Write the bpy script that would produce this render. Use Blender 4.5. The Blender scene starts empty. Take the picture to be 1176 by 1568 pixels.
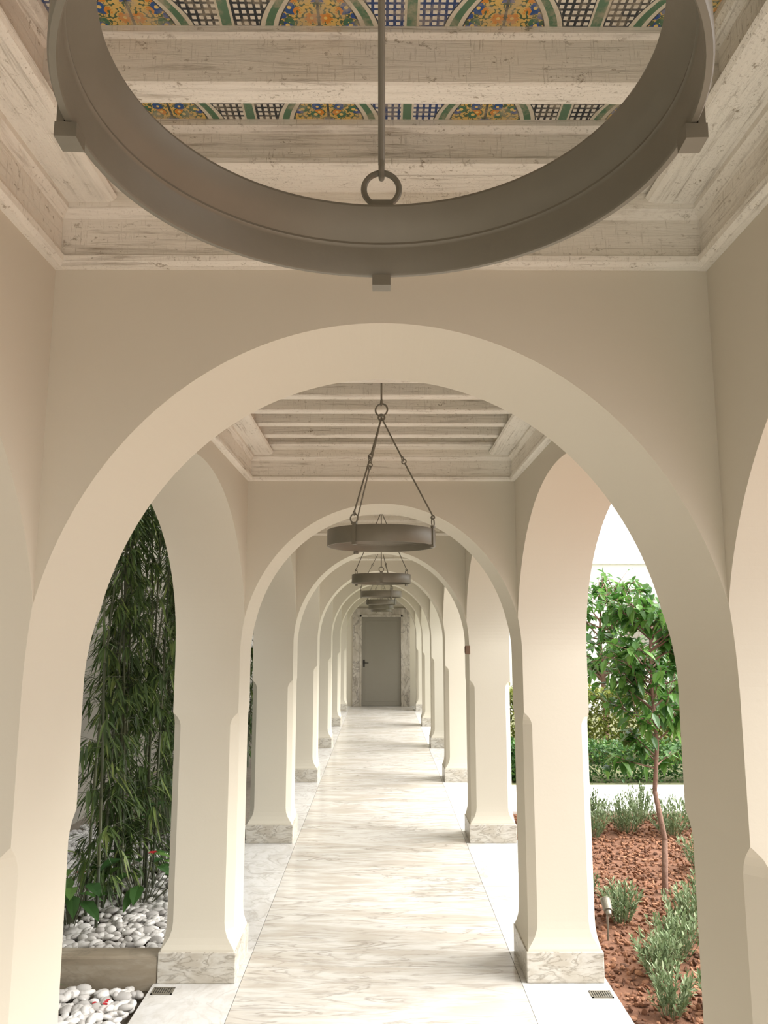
import bpy, bmesh, math, random
from mathutils import Vector, Matrix
random.seed(7)
scene = bpy.context.scene
COL = scene.collection

# ------------------------------------------------------------------ helpers
def link(o):
    COL.objects.link(o); return o
def obj_from_bm(name, bm, mats, smooth=False, parent=None):
    me = bpy.data.meshes.new(name)
    bmesh.ops.recalc_face_normals(bm, faces=bm.faces)
    bm.to_mesh(me); bm.free()
    for m in (mats if isinstance(mats, (list, tuple)) else [mats]): me.materials.append(m)
    if smooth:
        for p in me.polygons: p.use_smooth = True
    o = bpy.data.objects.new(name, me); link(o)
    if parent: o.parent = parent
    return o
def add_box(bm, x0, x1, y0, y1, z0, z1, mi=0, bev=0.0):
    r = bmesh.ops.create_cube(bm, size=1.0)
    vs = r['verts']
    for v in vs:
        v.co = Vector(((x0+x1)/2 + v.co.x*(x1-x0), (y0+y1)/2 + v.co.y*(y1-y0), (z0+z1)/2 + v.co.z*(z1-z0)))
    fs = set(f for v in vs for f in v.link_faces)
    for f in fs: f.material_index = mi
    if bev > 0:
        es = set(e for v in vs for e in v.link_edges)
        r2 = bmesh.ops.bevel(bm, geom=list(es), offset=bev, segments=2, affect='EDGES', profile=0.5)
        for f in r2['faces']: f.material_index = mi
def add_cyl(bm, p1, p2, r, seg=12, r2=None, mi=0):
    p1 = Vector(p1); p2 = Vector(p2); d = p2-p1; L = d.length
    q = d.to_track_quat('Z', 'Y')
    M = Matrix.Translation((p1+p2)/2) @ q.to_matrix().to_4x4()
    res = bmesh.ops.create_cone(bm, cap_ends=True, segments=seg, radius1=r, radius2=(r if r2 is None else r2), depth=L, matrix=M)
    for f in set(f for v in res['verts'] for f in v.link_faces): f.material_index = mi
def add_torus(bm, c, axis, R, r, seg=32, ms=10, sx=1.0):
    c = Vector(c); ax = Vector(axis).normalized()
    q = ax.to_track_quat('Z', 'Y').to_matrix()
    rings = []
    for i in range(seg):
        a = 2*math.pi*i/seg
        ring = []
        for j in range(ms):
            b = 2*math.pi*j/ms
            rr = R + r*math.cos(b)
            ring.append(bm.verts.new(c + q @ Vector((rr*math.cos(a), rr*math.sin(a)*sx, r*math.sin(b)))))
        rings.append(ring)
    for i in range(seg):
        for j in range(ms):
            bm.faces.new((rings[i][j], rings[(i+1) % seg][j], rings[(i+1) % seg][(j+1) % ms], rings[i][(j+1) % ms]))
def add_lathe(bm, c, prof, seg=128):
    c = Vector(c); n = len(prof); rings = []
    for i in range(seg):
        a = 2*math.pi*i/seg
        rings.append([bm.verts.new(c + Vector((r*math.cos(a), r*math.sin(a), z))) for r, z in prof])
    for i in range(seg):
        for j in range(n):
            bm.faces.new((rings[i][j], rings[(i+1) % seg][j], rings[(i+1) % seg][(j+1) % n], rings[i][(j+1) % n]))
def add_prism(bm, pts, axis, a0, a1, mi=0):
    def mk(p, a): return Vector((a, p[0], p[1])) if axis == 'x' else Vector((p[0], a, p[1]))
    A_ = [bm.verts.new(mk(p, a0)) for p in pts]; B_ = [bm.verts.new(mk(p, a1)) for p in pts]
    fs = [bm.faces.new(A_), bm.faces.new(B_[::-1])]
    n = len(pts)
    for i in range(n): fs.append(bm.faces.new((A_[i], B_[i], B_[(i+1) % n], A_[(i+1) % n])))
    for f in fs: f.material_index = mi

_b = bmesh.new(); bmesh.ops.create_icosphere(_b, subdivisions=2, radius=1); _b.verts.ensure_lookup_table()
ICO2 = ([v.co.copy() for v in _b.verts], [tuple(v.index for v in f.verts) for f in _b.faces]); _b.free()
_b = bmesh.new(); bmesh.ops.create_icosphere(_b, subdivisions=1, radius=1); _b.verts.ensure_lookup_table()
ICO1 = ([v.co.copy() for v in _b.verts], [tuple(v.index for v in f.verts) for f in _b.faces]); _b.free()
class Raw:
    """fast mesh accumulator"""
    def __init__(s): s.v = []; s.f = []
    def tpl(s, T, M):
        i = len(s.v); s.v += [M @ c for c in T[0]]; s.f += [tuple(i+k for k in f) for f in T[1]]
    def cyl(s, p, q, r1, r2=None, seg=6):
        p = Vector(p); q = Vector(q); r2 = r1 if r2 is None else r2
        d = (q-p).normalized(); a = d.orthogonal().normalized(); b = d.cross(a); i = len(s.v)
        for k in range(seg):
            t = 2*math.pi*k/seg; o = a*math.cos(t)+b*math.sin(t); s.v += [p+o*r1, q+o*r2]
        for k in range(seg):
            k2 = (k+1) % seg; s.f.append((i+2*k, i+2*k2, i+2*k2+1, i+2*k+1))
        s.f.append(tuple(i+2*k+1 for k in range(seg)))
    def make(s, name, mat, parent=None, smooth=False):
        me = bpy.data.meshes.new(name); me.from_pydata([tuple(v) for v in s.v], [], s.f); me.materials.append(mat)
        if smooth: me.polygons.foreach_set('use_smooth', [True]*len(me.polygons))
        o = bpy.data.objects.new(name, me); link(o)
        if parent: o.parent = parent
        return o
    def leaf(s, p, d, up, L, w, droop=.15):
        d = d.normalized(); side = d.cross(up)
        if side.length < 1e-3: side = d.cross(Vector((1, 0, 0)))
        side.normalize(); n = side.cross(d)
        i = len(s.v); Z = Vector((0,0,1))
        m1 = p + d*L*.35 - Z*droop*L*.12; m2 = p + d*L*.7 - Z*droop*L*.5
        tip = p + d*L - Z*droop*L
        s.v += [p, m1 + side*w*.5 + n*w*.12, m1, m1 - side*w*.5 + n*w*.12, m2 + side*w*.38 + n*w*.08, m2, m2 - side*w*.38 + n*w*.08, tip]
        s.f += [(i, i+1, i+2), (i, i+2, i+3), (i+1, i+4, i+5, i+2), (i+2, i+5, i+6, i+3), (i+4, i+7, i+5), (i+5, i+7, i+6)]

# ------------------------------------------------------------------ material helpers
class NT:
    def __init__(s, name):
        s.m = bpy.data.materials.new(name); s.m.use_nodes = True
        s.t = s.m.node_tree; s.b = s.t.nodes['Principled BSDF']
    def n(s, typ, **kw):
        nd = s.t.nodes.new(typ)
        for k, v in kw.items(): setattr(nd, k, v)
        return nd
    def l(s, a, b): s.t.links.new(a, b)
    def setin(s, sock, v):
        if isinstance(v, bpy.types.NodeSocket): s.l(v, sock)
        else: sock.default_value = v
    def math(s, op, a, b=0.0, c=None, clamp=False):
        nd = s.n('ShaderNodeMath', operation=op); nd.use_clamp = clamp
        s.setin(nd.inputs[0], a); s.setin(nd.inputs[1], b)
        if c is not None: s.setin(nd.inputs[2], c)
        return nd.outputs[0]
    def mix(s, f, a, b, mode='MIX'):
        nd = s.n('ShaderNodeMix', data_type='RGBA', blend_type=mode)
        s.setin(nd.inputs[0], f)
        s.setin(nd.inputs[6], a if not isinstance(a, tuple) else (*a, 1)[:4])
        s.setin(nd.inputs[7], b if not isinstance(b, tuple) else (*b, 1)[:4])
        return nd.outputs[2]
    def coord(s): return s.n('ShaderNodeTexCoord').outputs['Object']
    def mapping(s, v, scale=(1,1,1), rot=(0,0,0), loc=(0,0,0)):
        nd = s.n('ShaderNodeMapping'); s.l(v, nd.inputs[0])
        nd.inputs['Scale'].default_value = scale; nd.inputs['Rotation'].default_value = rot; nd.inputs['Location'].default_value = loc
        return nd.outputs[0]
    def noise(s, v, scale=5, detail=6, rough=.55, dist=0.0):
        nd = s.n('ShaderNodeTexNoise'); s.l(v, nd.inputs['Vector'])
        nd.inputs['Scale'].default_value = scale; nd.inputs['Detail'].default_value = detail
        nd.inputs['Roughness'].default_value = rough; nd.inputs['Distortion'].default_value = dist
        return nd.outputs['Fac']
    def ramp(s, f, stops):
        nd = s.n('ShaderNodeValToRGB'); s.l(f, nd.inputs[0]); e = nd.color_ramp.elements
        while len(e) < len(stops): e.new(0.5)
        for i, (p, c) in enumerate(stops):
            e[i].position = p; e[i].color = (*c, 1)[:4] if isinstance(c, tuple) else (c, c, c, 1)
        return nd.outputs[0]
    def bump(s, h, strength=.3, dist=.01):
        nd = s.n('ShaderNodeBump'); s.l(h, nd.inputs['Height'])
        nd.inputs['Strength'].default_value = strength; nd.inputs['Distance'].default_value = dist
        s.l(nd.outputs[0], s.b.inputs['Normal'])
    def out(s, col, rough=.7, metal=0.0, spec=None):
        s.setin(s.b.inputs['Base Color'], col if not isinstance(col, tuple) else (*col, 1)[:4])
        s.setin(s.b.inputs['Roughness'], rough); s.b.inputs['Metallic'].default_value = metal
        if spec is not None: s.b.inputs['Specular IOR Level'].default_value = spec
        return s.m

def mat_plaster(name, c1, c2):
    t = NT(name); co = t.coord()
    n1 = t.noise(co, 1.3, 4); n2 = t.noise(co, 60, 4, .6)
    col = t.mix(n1, c1, c2)
    t.bump(n2, .08, .004)
    return t.out(col, .85, spec=.2)
M_PLASTER = mat_plaster('cream_plaster', (.645,.60,.50), (.68,.635,.535))
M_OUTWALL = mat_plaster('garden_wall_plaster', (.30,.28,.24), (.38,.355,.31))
M_WHITE = mat_plaster('white_render', (.85,.84,.81), (.9,.89,.86))

def mat_marble(name, base, vein, vein2, stretch=(1.3, 7, 3), rough=.22, rot=.12, s1=.85, s2=.8, s4=.35):
    t = NT(name); co = t.coord()
    g = t.n('ShaderNodeNewGeometry'); comb = t.n('ShaderNodeCombineXYZ')
    r = t.math('MULTIPLY', g.outputs['Random Per Island'], .8)
    t.l(r, comb.inputs[0]); t.l(r, comb.inputs[1])
    va = t.n('ShaderNodeVectorMath', operation='ADD'); t.l(co, va.inputs[0]); t.l(comb.outputs[0], va.inputs[1]); co = va.outputs[0]
    mp = t.mapping(co, stretch, (0, 0, rot))
    n1 = t.noise(mp, 1.0, 5, .5, .9)
    n2 = t.noise(mp, 1.5, 5, .5, 1.6)
    n3 = t.noise(t.mapping(co, (1.2, 3, 2), (0,0,rot)), 1.1, 4)
    n4 = t.noise(mp, 5, 8, .7, .5)
    v1 = t.ramp(n1, [(.36, 1.0), (.44, .6), (.50, 0.0), (.56, .0), (.61, .7), (.68, .1)])
    v2 = t.ramp(n2, [(.445, 0.0), (.490, 1.0), (.515, 0.2), (.56, 0.0)])
    v4 = t.ramp(n4, [(.42, 1.0), (.53, 0.0)])
    msk = t.ramp(n3, [(.38, .2), (.56, 1.0)])
    c = t.mix(t.math('MULTIPLY', v1, s1), base, vein)
    c = t.mix(t.math('MULTIPLY', v4, s4), c, vein)
    c = t.mix(t.math('MULTIPLY', t.math('MULTIPLY', v2, msk), s2), c, vein2)
    return t.out(c, rough, spec=.4)
M_FLOOR = mat_marble('floor_marble', (.575,.555,.515), (.43,.385,.325), (.26,.23,.195), stretch=(1.1, 5.5, 3), s1=.8, s2=.7, s4=.4)
M_FLOOR2 = mat_marble('floor_border_marble', (.63,.62,.60), (.50,.47,.425), (.35,.32,.28), stretch=(3, 2.5, 3), s1=.55, s2=.55)
M_PLINTH = mat_marble('plinth_marble', (.62,.59,.525), (.45,.40,.32), (.26,.225,.175), stretch=(4, 4, 9), rough=.35, s1=.7, s2=.75)
M_SURR = mat_marble('door_surround_marble', (.60,.56,.50), (.40,.355,.29), (.18,.16,.14), stretch=(3, 3, 1.5), rough=.35, s1=.8, s2=.8)
M_STONE = mat_marble('curb_stone', (.36,.31,.235), (.26,.21,.145), (.16,.135,.10), stretch=(2, 4, 6), rough=.7)

def mat_wood(name, axis):
    t = NT(name); co = t.coord()
    sc = (2.2, 40, 40) if axis == 'x' else (40, 2.2, 40)
    n1 = t.noise(t.mapping(co, sc), 1.5, 8, .7, .8)
    n2 = t.noise(t.mapping(co, (190, 190, 14)), 1.2, 6, .7, .3)
    n3 = t.noise(co, 6, 8, .7)
    n5 = t.noise(t.mapping(co, (45, 70, 70) if axis == 'x' else (70, 45, 70)), 1, 7, .75)
    a = t.ramp(n1, [(.30, .9), (.38, .4), (.45, 0.0)])
    b = t.ramp(n2, [(.31, .55), (.43, 0.0)])
    c5 = t.ramp(n5, [(.355, .9), (.40, .0)])
    big = t.ramp(n3, [(.38, 0.12), (.60, 1.0)])
    wear = t.math('MULTIPLY', t.math('MAXIMUM', t.math('MAXIMUM', a, b), c5), big, clamp=True)
    base = t.mix(n3, (.90,.86,.775), (.82,.775,.68))
    col = t.mix(wear, base, (.33,.265,.175))
    h = t.math('SUBTRACT', n1, t.math('MULTIPLY', wear, .8))
    t.bump(h, .55, .007)
    return t.out(col, .8, spec=.2)
M_WOODX = mat_wood('limewashed_wood_x', 'x')
M_WOODY = mat_wood('limewashed_wood_y', 'y')

def mat_painted():
    t = NT('painted_ceiling_pattern'); co = t.coord()
    sep = t.n('ShaderNodeSeparateXYZ'); t.l(co, sep.inputs[0]); X, Y = sep.outputs[0], sep.outputs[1]
    u = t.math('SUBTRACT', t.math('FRACT', t.math('MULTIPLY_ADD', X, 1/.32, 10.5+.108/.32)), .5)
    a = t.math('ABSOLUTE', u)
    v = t.math('FRACT', t.math('MULTIPLY_ADD', Y, 1/.243, 20-.963/.243))
    wob = t.math('MULTIPLY', t.math('SINE', t.math('MULTIPLY', v, 9.0)), .02)
    b = t.math('ADD', t.math('MULTIPLY_ADD', v, .32, -.05), wob)
    d = t.math('ABSOLUTE', t.math('SUBTRACT', a, b))
    gx = t.math('LESS_THAN', t.math('FRACT', t.math('MULTIPLY', X, 80)), .60)
    gy = t.math('LESS_THAN', t.math('FRACT', t.math('MULTIPLY_ADD', Y, 80, 100)), .60)
    blu = t.math('LESS_THAN', t.math('FRACT', t.math('MULTIPLY_ADD', X, 1/.64, 10.25)), .5)
    latd = t.mix(blu, (.03,.035,.04), (.03,.06,.17))
    lat = t.mix(t.math('MULTIPLY', gx, gy), latd, (.74,.70,.60))
    cmb = t.n('ShaderNodeCombineXYZ'); t.l(t.math('MULTIPLY', a, .32), cmb.inputs[0]); t.l(Y, cmb.inputs[1])
    vo = t.n('ShaderNodeTexVoronoi'); t.l(cmb.outputs[0], vo.inputs['Vector']); vo.inputs['Scale'].default_value = 38
    dist = t.n('ShaderNodeTexVoronoi'); t.l(cmb.outputs[0], dist.inputs['Vector']); dist.inputs['Scale'].default_value = 170
    vs = t.n('ShaderNodeSeparateColor'); t.l(vo.outputs['Color'], vs.inputs[0])
    petal = t.math('LESS_THAN', t.math('ADD', vo.outputs['Distance'], t.math('MULTIPLY', dist.outputs['Distance'], .35)), .58)
    core = t.math('LESS_THAN', vo.outputs['Distance'], .15)
    pc = t.ramp(vs.outputs[0], [(.0, (.03,.08,.28)), (.40, (.62,.24,.03)), (.68, (.03,.09,.26)), (.86, (.06,.16,.09))])
    pc.node.color_ramp.interpolation = 'CONSTANT'
    fl = t.mix(petal, (.64,.44,.13), pc)
    fl = t.mix(t.math('MULTIPLY', t.math('SUBTRACT', 1.0, petal), t.math('GREATER_THAN', dist.outputs['Distance'], .62)), fl, (.07,.12,.06))
    fl = t.mix(core, fl, (.74,.54,.17))
    inside = t.math('LESS_THAN', a, b)
    c = t.mix(inside, lat, fl)
    c = t.mix(t.math('LESS_THAN', d, .056), c, (.04,.05,.05))
    c = t.mix(t.math('LESS_THAN', d, .048), c, (.62,.57,.45))
    c = t.mix(t.math('LESS_THAN', d, .022), c, (.09,.18,.10))
    c = t.mix(t.math('GREATER_THAN', a, .460), c, (.62,.57,.45))
    c = t.mix(t.math('GREATER_THAN', a, .473), c, (.11,.20,.12))
    c = t.mix(t.math('LESS_THAN', a, .008), c, (.06,.07,.06))
    n = t.noise(co, 25, 7, .7)
    c = t.mix(t.ramp(n, [(.36, .65), (.52, 0.0)]), c, (.42,.36,.26))
    return t.out(c, .7)
M_PAINT = mat_painted()

def mat_metal():
    t = NT('olive_painted_iron'); co = t.coord()
    n = t.noise(co, 30, 5)
    col = t.mix(n, (.165,.148,.112), (.20,.18,.138))
    t.bump(t.noise(co, 90, 3), .12, .002)
    return t.out(col, .42, .15)
M_IRON = mat_metal()
def mat_simple(name, c1, c2, scale=8, rough=.7, bump=0, metal=0):
    t = NT(name); co = t.coord(); n = t.noise(co, scale, 5)
    if bump: t.bump(n, bump, .02)
    return t.out(t.mix(n, c1, c2), rough, metal)
M_DOOR = mat_simple('taupe_door_paint', (.25,.23,.19), (.275,.255,.215), 3, .5)
M_DARK = mat_simple('dark_metal', (.03,.03,.03), (.06,.055,.05), 20, .45, 0, .6)
M_BROWN = mat_simple('plaque_brown', (.12,.065,.035), (.16,.09,.05), 20, .5)
M_SOIL = mat_simple('red_soil', (.12,.053,.029), (.24,.11,.06), 22, .95, .9)
M_EARTH = mat_simple('dark_earth', (.10,.08,.06), (.2,.17,.13), 12, .95, .6)
M_GRASS = mat_simple('garden_ground', (.12,.14,.06), (.25,.24,.13), 3, .95, .4)
def mat_island(name, stops, rough=.6, trans=0.0):
    t = NT(name); g = t.n('ShaderNodeNewGeometry')
    c = t.ramp(g.outputs['Random Per Island'], stops)
    m = t.out(c, rough)
    if trans > 0:
        tr = t.n('ShaderNodeBsdfTranslucent'); t.l(c, tr.inputs[0])
        mx = t.n('ShaderNodeMixShader'); mx.inputs[0].default_value = trans
        t.l(t.b.outputs[0], mx.inputs[1]); t.l(tr.outputs[0], mx.inputs[2])
        t.l(mx.outputs[0], t.t.nodes['Material Output'].inputs[0])
    return m
M_BAMBOO = mat_island('bamboo_leaf', [(0,(.03,.055,.015)),(.6,(.07,.12,.03)),(.85,(.13,.20,.05)),(1,(.26,.32,.09))], .5, .3)
M_CULM = mat_island('bamboo_culm', [(0,(.04,.05,.025)),(1,(.11,.12,.06))], .5)
M_TREE = mat_island('citrus_leaf', [(0,(.03,.095,.016)),(.5,(.07,.19,.03)),(1,(.16,.33,.07))], .4, .4)
M_BARK = mat_simple('tree_bark', (.14,.075,.05), (.25,.15,.11), 30, .9, .5)
M_LAV = mat_island('lavender_leaf', [(0,(.11,.165,.065)),(.6,(.20,.27,.13)),(1,(.36,.42,.26))], .7, .2)
M_HEDGE = mat_island('hedge_leaf', [(0,(.025,.08,.018)),(.6,(.06,.15,.03)),(1,(.13,.25,.05))], .5, .25)
M_YHEDGE = mat_island('golden_shrub_leaf', [(0,(.12,.16,.03)),(.6,(.22,.26,.05)),(1,(.34,.35,.09))], .5, .3)
M_PEBBLE = mat_island('white_pebble', [(0,(.38,.36,.34)),(.5,(.56,.54,.51)),(1,(.76,.74,.71))], .6)
M_CHIP = mat_island('bark_chip', [(0,(.10,.045,.024)),(.5,(.21,.093,.048)),(1,(.33,.165,.092))], .9)
M_RED = mat_island('red_petal', [(0,(.35,.01,.015)),(1,(.55,.03,.04))], .5, .2)

# ------------------------------------------------------------------ dimensions
P = 2.435; T = .38; Y0 = 1.76
W = .705; XO = 1.06
ZS = 1.27; ZC = 1.55; B = .795; A = .728
CEIL = 2.74; TOP = 4.6  # TOP: unseen mass above the ceiling, raised to shade the left garden
K = list(range(-3, 7))
YEND = 17.2

def arch_pts(a, b, zc, zbot, n=96, c=0.0, e=2.0):
    pts = [(c-a, zbot)]
    for i in range(n+1):
        th = math.pi - math.pi*i/n
        cx, sn = math.cos(th), math.sin(th)
        pts.append((c + a*math.copysign(abs(cx)**(2/e), cx), zc + b*(abs(sn)**(2/e))))
    pts.append((c+a, zbot))
    o = [pts[0]]
    for p in pts[1:]:
        if math.hypot(p[0]-o[-1][0], p[1]-o[-1][1]) > 1e-5: o.append(p)
    return o

# ------------------------------------------------------------------ arcade shell
def build_module():
    bm = bmesh.new(); add_box(bm, -XO, XO, -P/2, P/2, ZS, TOP)
    base = obj_from_bm('tmp_mod', bm, M_PLASTER)
    cutters = []
    def cut(fn):
        b = bmesh.new(); fn(b); c = obj_from_bm('tmp_cut', b, M_PLASTER); cutters.append(c)
        m = base.modifiers.new('b', 'BOOLEAN'); m.operation = 'DIFFERENCE'; m.object = c; m.solver = 'EXACT'
    cut(lambda b: add_box(b, -W, W, T/2, 1.5, 1.0, CEIL))
    cut(lambda b: add_box(b, -W, W, -1.5, -T/2, 1.0, CEIL))
    cut(lambda b: add_prism(b, arch_pts(A, B, ZC, 1.0), 'y', -1.6, 1.6))
    sa = (P-T)/2 + .025
    cut(lambda b: add_prism(b, arch_pts(sa, B+.015, ZC, 1.0, c=P/2, e=2.08), 'x', -1.6, 1.6))
    cut(lambda b: add_prism(b, arch_pts(sa, B+.015, ZC, 1.0, c=-P/2, e=2.08), 'x', -1.6, 1.6))
    dg = bpy.context.evaluated_depsgraph_get(); dg.update()
    me = bpy.data.meshes.new_from_object(base.evaluated_get(dg))
    for c in cutters: bpy.data.objects.remove(c)
    bpy.data.objects.remove(base)
    return me
mod = build_module()
bm = bmesh.new()
for k in K:
    n0 = len(bm.verts)
    bm.from_mesh(mod); bm.verts.ensure_lookup_table()
    for v in bm.verts[n0:]: v.co.y += Y0 + k*P
me = bpy.data.meshes.new('wall_arcade'); bm.to_mesh(me); bm.free()
me.materials.clear(); me.materials.append(M_PLASTER)
link(bpy.data.objects.new('wall_arcade', me))

# ------------------------------------------------------------------ pillars
HX = (XO-A)/2; CX = (XO+A)/2; HY = T/2-.025
def pillar_mesh():
    bm = bmesh.new()
    rings = [(ZS, 0, .002), (ZS-.008, 0, .010), (ZS-.022, 0, .024), (ZS-.04, 0, .034), (ZS-.06, 0, .040),
             (.27, 0, .040), (.235, .001, .037), (.20, .004, .028), (.17, .009, .014), (.15, .014, .004), (.138, .015, .003)]
    prev = None
    for z, g, c in rings:
        hx, hy = HX+g, HY+g
        pts = [(hx, -hy+c), (hx, hy-c), (hx-c, hy), (-hx+c, hy), (-hx, hy-c), (-hx, -hy+c), (-hx+c, -hy), (hx-c, -hy)]
        r = [bm.verts.new((x, y, z)) for x, y in pts]
        if prev:
            for i in range(8): bm.faces.new((prev[i], prev[(i+1) % 8], r[(i+1) % 8], r[i]))
        else: bm.faces.new(r)
        prev = r
    bm.faces.new(prev)
    add_box(bm, -HX-.022, HX+.022, -HY-.024, HY+.024, 0, .14, 1, .004)
    bmesh.ops.recalc_face_normals(bm, faces=bm.faces)
    me = bpy.data.meshes.new('pillar'); bm.to_mesh(me); bm.free()
    me.materials.append(M_PLASTER); me.materials.append(M_PLINTH)
    return me
pm = pillar_mesh()
for k in K:
    for s in (-1, 1):
        o = bpy.data.objects.new('pillar', pm); link(o); o.location = (s*CX, Y0+k*P, 0)

# ------------------------------------------------------------------ ceilings, cornices, beams
bays = []
for k in K[:-1]: bays.append((Y0+k*P+T/2, Y0+(k+1)*P-T/2, k))
bays.append((Y0+6*P+T/2, YEND, 6))
bm = bmesh.new()
for y0, y1, k in bays: add_box(bm, -W, W, y0, y1, CEIL-.006, CEIL+.01)
obj_from_bm('ceiling', bm, M_PAINT)

side_prof = [(-.002,2.4642),(.018,2.4642),(.028,2.4712),(.0295,2.484),(.0175,2.4915),(.0175,2.5715),(.0255,2.5815),(.0335,2.5895),(.0335,2.602),
             (.118,2.602),(.130,2.607),(.136,2.617),(.128,2.628),(.118,2.634),(.118,2.695),(.132,2.705),(.138,2.72),(.138,2.7385),(-.002,2.7385)]
end_prof = [(-.002,2.465),(.018,2.465),(.028,2.472),(.030,2.484),(.018,2.492),(.018,2.572),(.026,2.582),(.034,2.590),(.034,2.6025),
            (.028,2.63),(.112,2.63),(.121,2.638),(.121,2.65),(.112,2.656),(.112,2.71),(.125,2.72),(.125,2.738),(-.002,2.738)]
beam_prof = [(0.004,2.63),(.051,2.63),(.055,2.634),(.055,2.715),(.064,2.722),(.064,2.737),(-.009,2.737),(-.009,2.722),(0,2.715),(0,2.634)]
for y0, y1, k in bays:
    bm = bmesh.new()
    for s in (-1, 1):
        add_prism(bm, [(s*(W-d), z) for d, z in side_prof], 'y', y0, y1, 1)
    add_prism(bm, [(y1-d, z) for d, z in end_prof], 'x', -W, W, 0)
    add_prism(bm, [(y0+d, z) for d, z in end_prof], 'x', -W, W, 0)
    sp = .243 if k == -1 else .2165
    y = y1-.121-sp
    while y > y0+.16:
        add_prism(bm, [(y+d, z) for d, z in beam_prof], 'x', -.60, .60, 0); y -= sp
    obj_from_bm('ceiling_beams', bm, [M_WOODX, M_WOODY])

# ------------------------------------------------------------------ end walls + door
bm = bmesh.new(); add_box(bm, -XO, XO, YEND, YEND+.35, 0, TOP)
obj_from_bm('wall_back', bm, M_PLASTER)
ya = Y0+K[0]*P-P/2
bm = bmesh.new(); add_box(bm, -XO, XO, ya-.3, ya, 0, TOP)
obj_from_bm('wall_front_light_block', bm, M_PLASTER)  # unseen wall behind the camera, added to block sky light from the rear
bm = bmesh.new()
def xb(a, b, z0, z1, y0, y1, mi=0, bev=.004): add_box(bm, a, b, YEND+y0, YEND+y1, z0, z1, mi, bev)
xb(-.63, -.435, 0, 1.93, -.05, -.001); xb(.435, .63, 0, 1.93, -.05, -.001); xb(-.63, .63, 1.93, 2.12, -.05, -.001)
xb(-.475, -.43, 0, 1.97, -.065, -.001); xb(.43, .475, 0, 1.97, -.065, -.001); xb(-.475, .475, 1.925, 1.97, -.065, -.001)
obj_from_bm('trim_1', bm, M_SURR)
bm = bmesh.new()
xb(-.43, .43, .005, 1.925, -.032, -.002); xb(-.36, .36, .10, 1.84, -.036, -.030, 0, .002)
add_cyl(bm, (-.38, YEND-.03, .93), (-.38, YEND-.08, .93), .012, mi=1); add_cyl(bm, (-.38, YEND-.075, .93), (-.28, YEND-.075, .93), .009, mi=1)
xb(-.40, -.36, .84, 1.0, -.037, -.03, 1, .002)
obj_from_bm('door_1', bm, [M_DOOR, M_DARK])

bm = bmesh.new(); add_box(bm, .695, .735, 6.455, 6.495, 1.48, 1.55, 0, .004); add_box(bm, .692, .696, 6.463, 6.487, 1.49, 1.54, 0, .001)
obj_from_bm('wall_plaque', bm, M_BROWN)  # small brown plaque on the pillar

# ------------------------------------------------------------------ floor
bm = bmesh.new()
g = .0012
y = ya
sl = P/2
while y < YEND:
    y2 = min(y+sl, YEND)
    add_box(bm, -.68+g, .68-g, y+g, y2-g, -.05, 0)
    y += sl
y = ya
while y < YEND:
    y2 = min(y+P/2, YEND)
    for s in (-1, 1):
        a, b = sorted((s*.68, s*1.10)); add_box(bm, a+g, b-g, y+g, y2-g, -.05, 0, 1)
    y += P/2
obj_from_bm('floor', bm, [M_FLOOR, M_FLOOR2])
bm = bmesh.new(); add_box(bm, -1.10, 1.10, ya, YEND+.3, -.2, -.052)
obj_from_bm('floor_base', bm, M_STONE)

for s, yy in ((1, 3.89), (-1, 3.93)):
    bm = bmesh.new()
    cx = s*1.03
    add_box(bm, cx-.05, cx+.05, yy-.035, yy-.028, 0.0005, .004); add_box(bm, cx-.05, cx+.05, yy+.028, yy+.035, 0.0005, .004)
    add_box(bm, cx-.05, cx-.043, yy-.035, yy+.035, 0.0005, .004); add_box(bm, cx+.043, cx+.05, yy-.035, yy+.035, 0.0005, .004)
    for i in range(8): add_box(bm, cx-.038+i*.0105, cx-.033+i*.0105, yy-.03, yy+.03, 0.0005, .003)
    add_box(bm, cx-.045, cx+.045, yy-.03, yy+.03, 0.0005, .0015, 1)
    obj_from_bm('floor_drain', bm, [M_IRON, M_DARK])

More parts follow.
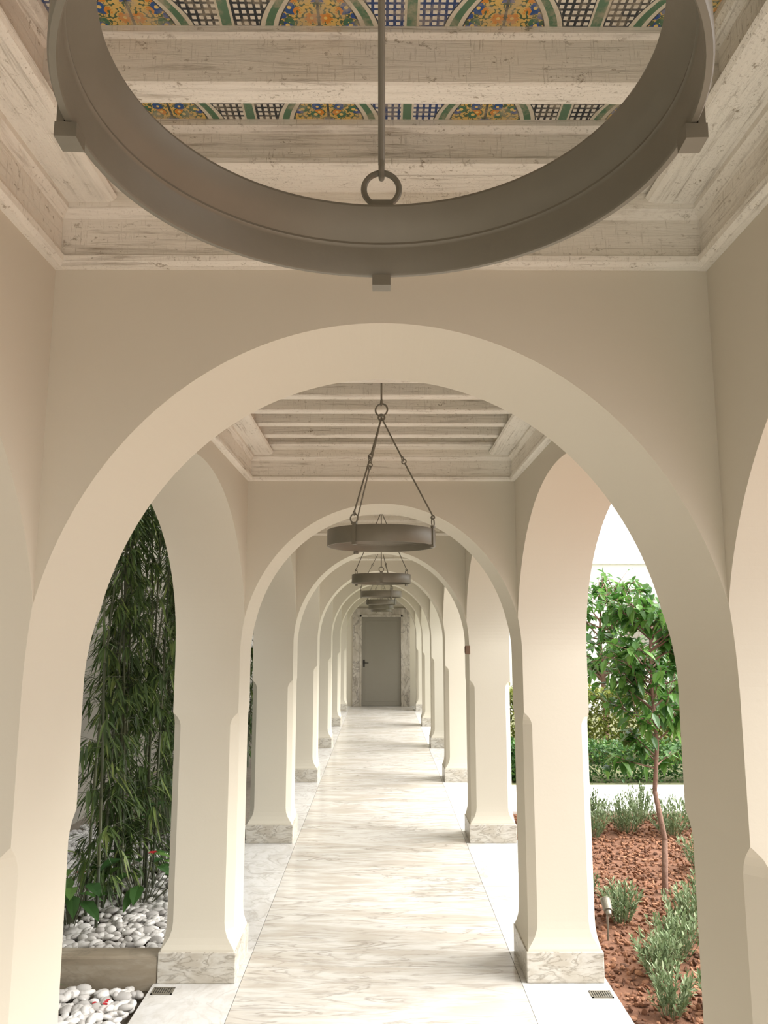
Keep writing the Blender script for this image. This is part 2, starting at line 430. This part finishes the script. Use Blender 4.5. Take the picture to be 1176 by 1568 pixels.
# ------------------------------------------------------------------ ring chandeliers
LX = .0
def add_box_at(bm, c, d, half):
    r = bmesh.ops.create_cube(bm, size=2.0)
    t = Vector((-d.y, d.x, 0))
    for v in r['verts']:
        l = v.co.copy(); v.co = c + d*(l.x*half[0]) + t*(l.y*half[1]) + Vector((0,0,l.z*half[2]))
def lamp(yc, z0, az, R):
    bm = bmesh.new()
    c = Vector((LX, yc, z0))
    prof = [(R-.001, 0), (R, .0015), (R, .0590), (R-.001, .0605), (R-.017, .0580), (R-.0205, .0560), (R-.0215, .0535),
            (R-.0185, .044), (R-.0135, .036), (R-.0085, .0300), (R-.0075, .0285), (R-.0078, .0265), (R-.0065, .0255), (R-.0060, .024), (R-.0055, .0015), (R-.0045, 0)]
    add_lathe(bm, c, prof)
    apex = c + Vector((0, 0, .50))
    for a in az:
        d = Vector((math.sin(math.radians(a)), math.cos(math.radians(a)), 0)); tdir = Vector((-d.y, d.x, 0))
        add_box_at(bm, c + d*(R+.0021) + Vector((0,0,.0325)), d, (.0022, .0070, .0335))
        add_box_at(bm, c + d*(R-.0015) + Vector((0,0,-.0052)), d, (.0065, .0078, .0047))
        lp = c + d*(R+.001) + Vector((0, 0, .083))
        add_box_at(bm, lp+Vector((0,0,-.0170)), d, (.0055, .010, .0043))
        add_torus(bm, lp, d, .0155, .0027, 32, 8)
        top = lp + Vector((0, 0, .014))
        ax = (apex-top).normalized(); j = top.lerp(apex, .56)
        add_torus(bm, top+Vector((0,0,.004)), tdir, .0065, .0027, 20, 8)
        add_cyl(bm, top+Vector((0,0,.009)), j-ax*.01, .0030)
        add_torus(bm, j-ax*.004, tdir, .0085, .0025, 20, 8)
        add_torus(bm, j+ax*.008, d, .0085, .0025, 20, 8)
        add_cyl(bm, j+ax*.015, apex, .0030)
    add_torus(bm, apex, (0,1,0), .012, .0035, 24, 8)
    add_torus(bm, apex+Vector((0,0,.030)), (0.3,1,0), .024, .0034, 32, 8)
    add_torus(bm, apex+Vector((0,0,.060)), (1,.2,0), .012, .003, 20, 8)
    add_cyl(bm, apex+Vector((0,0,.070)), Vector((LX, yc, 2.738)), .0035)
    add_cyl(bm, Vector((LX, yc, 2.725)), Vector((LX, yc, 2.734)), .018, 20)
    o = obj_from_bm('ring_chandelier', bm, M_IRON)
    for p in o.data.polygons: p.use_smooth = True
    mod_ = o.modifiers.new('es', 'EDGE_SPLIT'); mod_.split_angle = math.radians(35)
azs = {-1: [0, 93, 267], 0: [112, 208, 330], 1: [60, 180, 300], 2: [30, 150, 270], 3: [0, 120, 240], 4: [20, 140, 260], 5: [90, 210, 330], -2: [0, 120, 240]}
for k in range(-2, 6):
    lamp(.436 + (k+1)*P, 1.70+.298, azs[k], .190 if k == -1 else .203)

# ------------------------------------------------------------------ planting
def rv():
    while True:
        v = Vector((random.uniform(-1,1), random.uniform(-1,1), random.uniform(-1,1)))
        if .05 < v.length < 1: return v.normalized()
def empty(name):
    e = bpy.data.objects.new(name, None); link(e); return e
UP = Vector((0,0,1))

def bamboo(cx, cy, n=9, spread=.25, h=3.3, per=56):
    e = empty('bamboo_clump'); bm = Raw(); lv = Raw()
    for i in range(n):
        b = Vector((cx+random.gauss(0, spread*.5), cy+random.gauss(0, spread), -.05))
        lean = Vector((random.gauss(0, .04), random.gauss(0, .08), 0)); hh = h*random.uniform(.75, 1.05)
        pts = [b + UP*hh*t + lean*hh*t*t for t in [j/9 for j in range(10)]]
        for j in range(9):
            bm.cyl(pts[j], pts[j+1], .010*(1-j*.07), .010*(1-(j+1)*.07), 7)
            bm.cyl(pts[j+1]-UP*.006, pts[j+1]+UP*.006, .013*(1-j*.07), None, 7)
        for q in range(per):
            t = random.uniform(.05, 1.0); k = min(int(t*9), 8); p = pts[k].lerp(pts[k+1], t*9-k)
            dr = rv(); dr.z = abs(dr.z)*.5; dr.normalize()
            L = random.uniform(.10, .26); tip = p + dr*L
            bm.cyl(p, tip, .0022, .001, 4)
            for m in range(random.randint(6, 10)):
                pp = p.lerp(tip, random.uniform(.3, 1)); dd = (dr + rv()*.7 + Vector((0,0,-1.1)))
                lv.leaf(pp, dd, UP, random.uniform(.08, .16), random.uniform(.012, .02), .25)
    bm.make('culms', M_CULM, e, True)
    lv.make('leaves', M_BAMBOO, e)
for (x, y, n, h) in ((-1.62, 5.05, 8, 3.6), (-1.78, 5.8, 8, 3.7), (-1.7, 6.8, 8, 3.6), (-1.75, 8.2, 8, 3.6), (-1.8, 10.2, 8, 3.6), (-1.8, 3.0, 5, 3.4), (-1.8, 12.6, 7, 3.5)):
    bamboo(x, y, n, .2, h)

for (x, y, h) in ((-1.50, 5.15, .30), (-1.45, 5.7, .62), (-1.40, 6.3, .8), (-1.80, 4.75, .3)):
    e = empty('anthurium_plant'); lv = Raw(); fl = Raw(); bm = Raw()
    for i in range(26):
        a = random.uniform(0, 6.28); r = random.uniform(.03, .2); p = Vector((x+r*math.cos(a), y+r*math.sin(a), random.uniform(.35, 1)*h))
        bm.cyl((x+r*.2*math.cos(a), y+r*.2*math.sin(a), -.03), p, .003, None, 5)
        lv.leaf(p, Vector((math.cos(a), math.sin(a), random.uniform(-.2,.4))), UP, random.uniform(.12,.2), random.uniform(.06,.09), .35)
    p = Vector((x+.07, y-.06, h*1.0)); bm.cyl((x, y, -.03), p, .003, None, 5)
    for q in range(5): fl.leaf(p, Vector((math.cos(q*1.26), math.sin(q*1.26), .4)), UP, .035, .025, .2)
    bm.make('stems', M_CULM, e); lv.make('leaves', M_HEDGE, e); fl.make('flowers', M_RED, e)

# ------------------------------------------------------------------ left planter
bm = bmesh.new(); add_box(bm, -2.75, -1.10, ya, YEND+.3, -.2, -.04)
obj_from_bm('ground_left', bm, M_EARTH)
bm = bmesh.new(); add_box(bm, -3.0, -2.75, ya, YEND+.35, -.2, 5.0)  # extra height out of view, added to keep the left side dark
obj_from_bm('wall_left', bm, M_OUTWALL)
bm = bmesh.new(); add_box(bm, -2.74, -1.085, 4.01, 4.13, -.04, .12, 0, .008)
obj_from_bm('planter_curb', bm, M_STONE)
def pebbles(name, x0, x1, y0, y1, n, zb=-.03):
    bm = Raw()
    for i in range(n):
        s = random.uniform(.015, .028)
        M = Matrix.Translation((random.uniform(x0, x1), random.uniform(y0, y1), zb+random.uniform(0, .035))) @ \
            Matrix.Rotation(random.uniform(0, 6.28), 4, 'Z') @ Matrix.Rotation(random.uniform(-.5, .5), 4, 'X') @ \
            Matrix.Diagonal((s*random.uniform(1.1, 1.8), s*random.uniform(.8, 1.1), s*random.uniform(.5, .8), 1))
        bm.tpl(ICO2, M)
    bm.make(name, M_PEBBLE, None, True)
pebbles('pebble_bed', -2.6, -1.14, 4.17, 7.0, 3800)
pebbles('pebble_bed', -2.3, -1.14, 2.9, 3.96, 1500)
fl = Raw()
for q in range(5):
    p = Vector((-1.24+random.uniform(-.04,.04), 3.74+random.uniform(-.04,.04), .03)); fl.leaf(p, Vector((random.uniform(-1,1), random.uniform(-1,1), .15)), UP, .026, .018, .1)
fl.make('fallen_petals', M_RED)

# ------------------------------------------------------------------ right garden
bm = bmesh.new(); add_box(bm, 1.10, 9, ya, 7.55, -.2, -.03); obj_from_bm('ground_soil', bm, M_SOIL)
bm = bmesh.new(); add_box(bm, 1.10, 9, 8.75, 24, -.2, -.03); obj_from_bm('ground_lawn', bm, M_GRASS)
bm = bmesh.new()
x = 1.10
while x < 9: add_box(bm, x+.003, min(x+.8, 9)-.003, 7.55, 8.75, -.2, -.005, 0, .003); x += .8
obj_from_bm('garden_path', bm, M_WHITE)
bm = Raw()
for i in range(9000):
    s = random.uniform(.004, .016)
    M = Matrix.Translation((random.uniform(1.12, 3.2), random.uniform(3.0, 7.5), -.028+random.uniform(0, .012))) @ Matrix.Rotation(random.uniform(0, 6.28), 4, rv()) @ Matrix.Diagonal((s*1.6, s, s*.6, 1))
    bm.tpl(ICO1, M)
bm.make('bark_mulch', M_CHIP)

def shrub(name, x, y, r, h, n, mat, lw=(.035, .008)):
    lv = Raw()
    for i in range(n):
        a = random.uniform(0, 6.28); q = random.random()**.6
        b = Vector((x+math.cos(a)*r*.35*q, y+math.sin(a)*r*.35*q, -.03)); tip = Vector((x+math.cos(a)*r*q, y+math.sin(a)*r*q, h*random.uniform(.6, 1)*(1-.35*q*q)))
        d = (tip-b)
        for m in range(16):
            t = random.uniform(.2, 1); p = b.lerp(tip, t)
            lv.leaf(p, d.normalized()*.9 + rv()*.7, UP, random.uniform(.6, 1.2)*lw[0], lw[1], 0)
        lv.cyl(b, tip, .0018, .001, 4)
    return lv.make(name, mat)
for (x, y, r, h, n) in ((1.38,4.12,.14,.22,60),(1.56,4.35,.15,.24,60),(1.42,4.85,.14,.22,55),(1.76,4.72,.14,.24,50),(1.33,5.25,.10,.15,25),
                        (2.0,5.0,.15,.24,40),(1.9,4.35,.15,.25,45),(1.75,6.75,.2,.26,70),(2.1,6.9,.22,.3,70),(2.45,6.8,.22,.3,70),(1.5,7.1,.18,.25,50),(1.9,7.25,.2,.28,65),(2.35,7.3,.2,.3,65),
                        (2.75,7.0,.22,.3,60),(1.30,3.75,.12,.2,45),(1.55,3.75,.13,.2,40),(2.3,5.8,.18,.28,45)):
    shrub('lavender_shrub', x, y, r, h, n, M_LAV, (.035, .010))

def hedge(name, x0, x1, y0, y1, h, n, mat, L=.05, w=.028):
    lv = Raw()
    for i in range(n):
        f = random.random()
        p = Vector((random.uniform(x0, x1), random.uniform(y0, y1), random.uniform(-.03, h)))
        if f < .45: p.y = y0 + random.uniform(0, .08)
        elif f < .75: p.z = h - random.uniform(0, .07)
        elif f < .85: p.x = x0 + random.uniform(0, .07)
        p += rv()*.04
        lv.leaf(p, rv()+Vector((0,-.3,.4)), UP, L*random.uniform(.7,1.3), w, .1)
    return lv.make(name, mat)
hedge('boxwood_hedge', 1.5, 6.5, 9.0, 9.5, .36, 13000, M_HEDGE)
hedge('golden_shrub', 1.6, 3.9, 10.2, 11.0, .85, 10000, M_YHEDGE, .07, .035)
hedge('boxwood_hedge', 4.2, 7.5, 10.2, 11.2, 1.0, 5000, M_HEDGE, .08, .045)

def tree(name, x, y, zt, zc0, rc, nbr, nl, Lf=.09, wf=.05, tr=.022):
    e = empty(name); bm = Raw(); lv = Raw()
    pts = [Vector((x, y, -.05))]
    for i in range(1, 7):
        pts.append(Vector((x+random.gauss(0, .025), y+random.gauss(0, .025), (zt*.9)*i/6)))
    for i in range(6): bm.cyl(pts[i], pts[i+1], tr*(1-i*.13), tr*(1-(i+1)*.13), 8)
    for b in range(nbr):
        z = random.uniform(zc0*.95, zt*.88); t = z/(zt*.9)*6; k = min(int(t), 5); p = pts[k].lerp(pts[k+1], t-k)
        a = random.uniform(0, 6.28); frac = (z-zc0)/(zt-zc0)
        ln = rc*(1.0-.45*abs(frac-.4))*random.uniform(.6, 1.1)
        d = Vector((math.cos(a), math.sin(a), random.uniform(.2, .9))).normalized()
        q = p + d*ln; bm.cyl(p, q, tr*.3, .002, 5)
        for s in range(3):
            p2 = p.lerp(q, random.uniform(.3, .9)); q2 = p2 + (d+rv()*.8).normalized()*ln*.5; bm.cyl(p2, q2, tr*.15, .0015, 4)
            for m in range(nl):
                c = (p2.lerp(q2, random.random()) if m % 2 else p.lerp(q, random.uniform(.3,1)))
                lv.leaf(c + rv()*.015, d*.4 + rv() + Vector((0,0,-.25)), UP, Lf*random.uniform(.65, 1.2), wf*random.uniform(.8,1.1), .25)
    bm.make('trunk', M_BARK, e, True); lv.make('leaves', M_TREE, e)
tree('citrus_tree', 1.86, 5.35, 2.05, .80, .44, 54, 10)
tree('citrus_tree', 2.75, 7.1, 2.0, .9, .48, 30, 8, .10, .055)
tree('garden_tree', 3.4, 12.0, 2.5, .8, .85, 40, 9, .15, .08, .05)
tree('garden_tree', 5.6, 12.6, 2.8, .9, 1.0, 46, 10, .15, .08, .05)

e = empty('garden_spotlight'); bm = bmesh.new()
add_cyl(bm, (1.27, 4.60, -.05), (1.27, 4.60, .13), .006); add_cyl(bm, (1.27, 4.58, .13), (1.275, 4.64, .165), .024, 20, .028)
add_torus(bm, (1.275, 4.64, .165), (.1,1,.5), .026, .004, 24, 8); add_cyl(bm, (1.27, 4.575, .128), (1.27, 4.555, .118), .017, 16, .012)
obj_from_bm('body', bm, M_IRON, parent=e)

e = empty('garden_building')
bm = bmesh.new(); add_box(bm, 2.2, 12, 16, 20, -.2, 3.0); add_box(bm, 2.1, 12.1, 15.9, 20.1, 3.0, 3.12, 0, .01)
obj_from_bm('walls', bm, M_WHITE, parent=e)
bm = bmesh.new()
for i in range(5): add_box(bm, 3.2+i*1.8, 4.0+i*1.8, 15.97, 16.0, .9, 2.2, 0, .005)
obj_from_bm('windows', bm, M_OUTWALL, parent=e)
bm = bmesh.new(); add_box(bm, 9, 9.3, ya, 16, -.2, 2.6); obj_from_bm('wall_right', bm, M_WHITE)

# ------------------------------------------------------------------ light
w = bpy.data.worlds.new('overcast_sky'); scene.world = w; w.use_nodes = True
bg = w.node_tree.nodes['Background']; bg.inputs[0].default_value = (.985, .99, 1.0, 1); bg.inputs[1].default_value = 2.4
sd = bpy.data.lights.new('sun', 'SUN'); sd.energy = 8.8; sd.angle = math.radians(50); sd.color = (1, .975, .93)
so = bpy.data.objects.new('sun', sd); link(so)
so.rotation_euler = Vector((-.85, -.02, -.80)).to_track_quat('-Z', 'Y').to_euler()
so.location = (6, -4, 8)

# ------------------------------------------------------------------ camera
cd = bpy.data.cameras.new('camera'); cam = bpy.data.objects.new('camera', cd); link(cam)
cd.sensor_fit = 'VERTICAL'; cd.sensor_height = 36; cd.sensor_width = 27; cd.lens = 36*1661/2212
cd.clip_start = .01; cd.clip_end = 200
cam.location = (.0, 0, 1.70)
cam.rotation_euler = (math.radians(90+8.53), 0, -.0035)
scene.camera = cam
scene.view_settings.view_transform = 'Standard'
scene.view_settings.exposure = 0.17
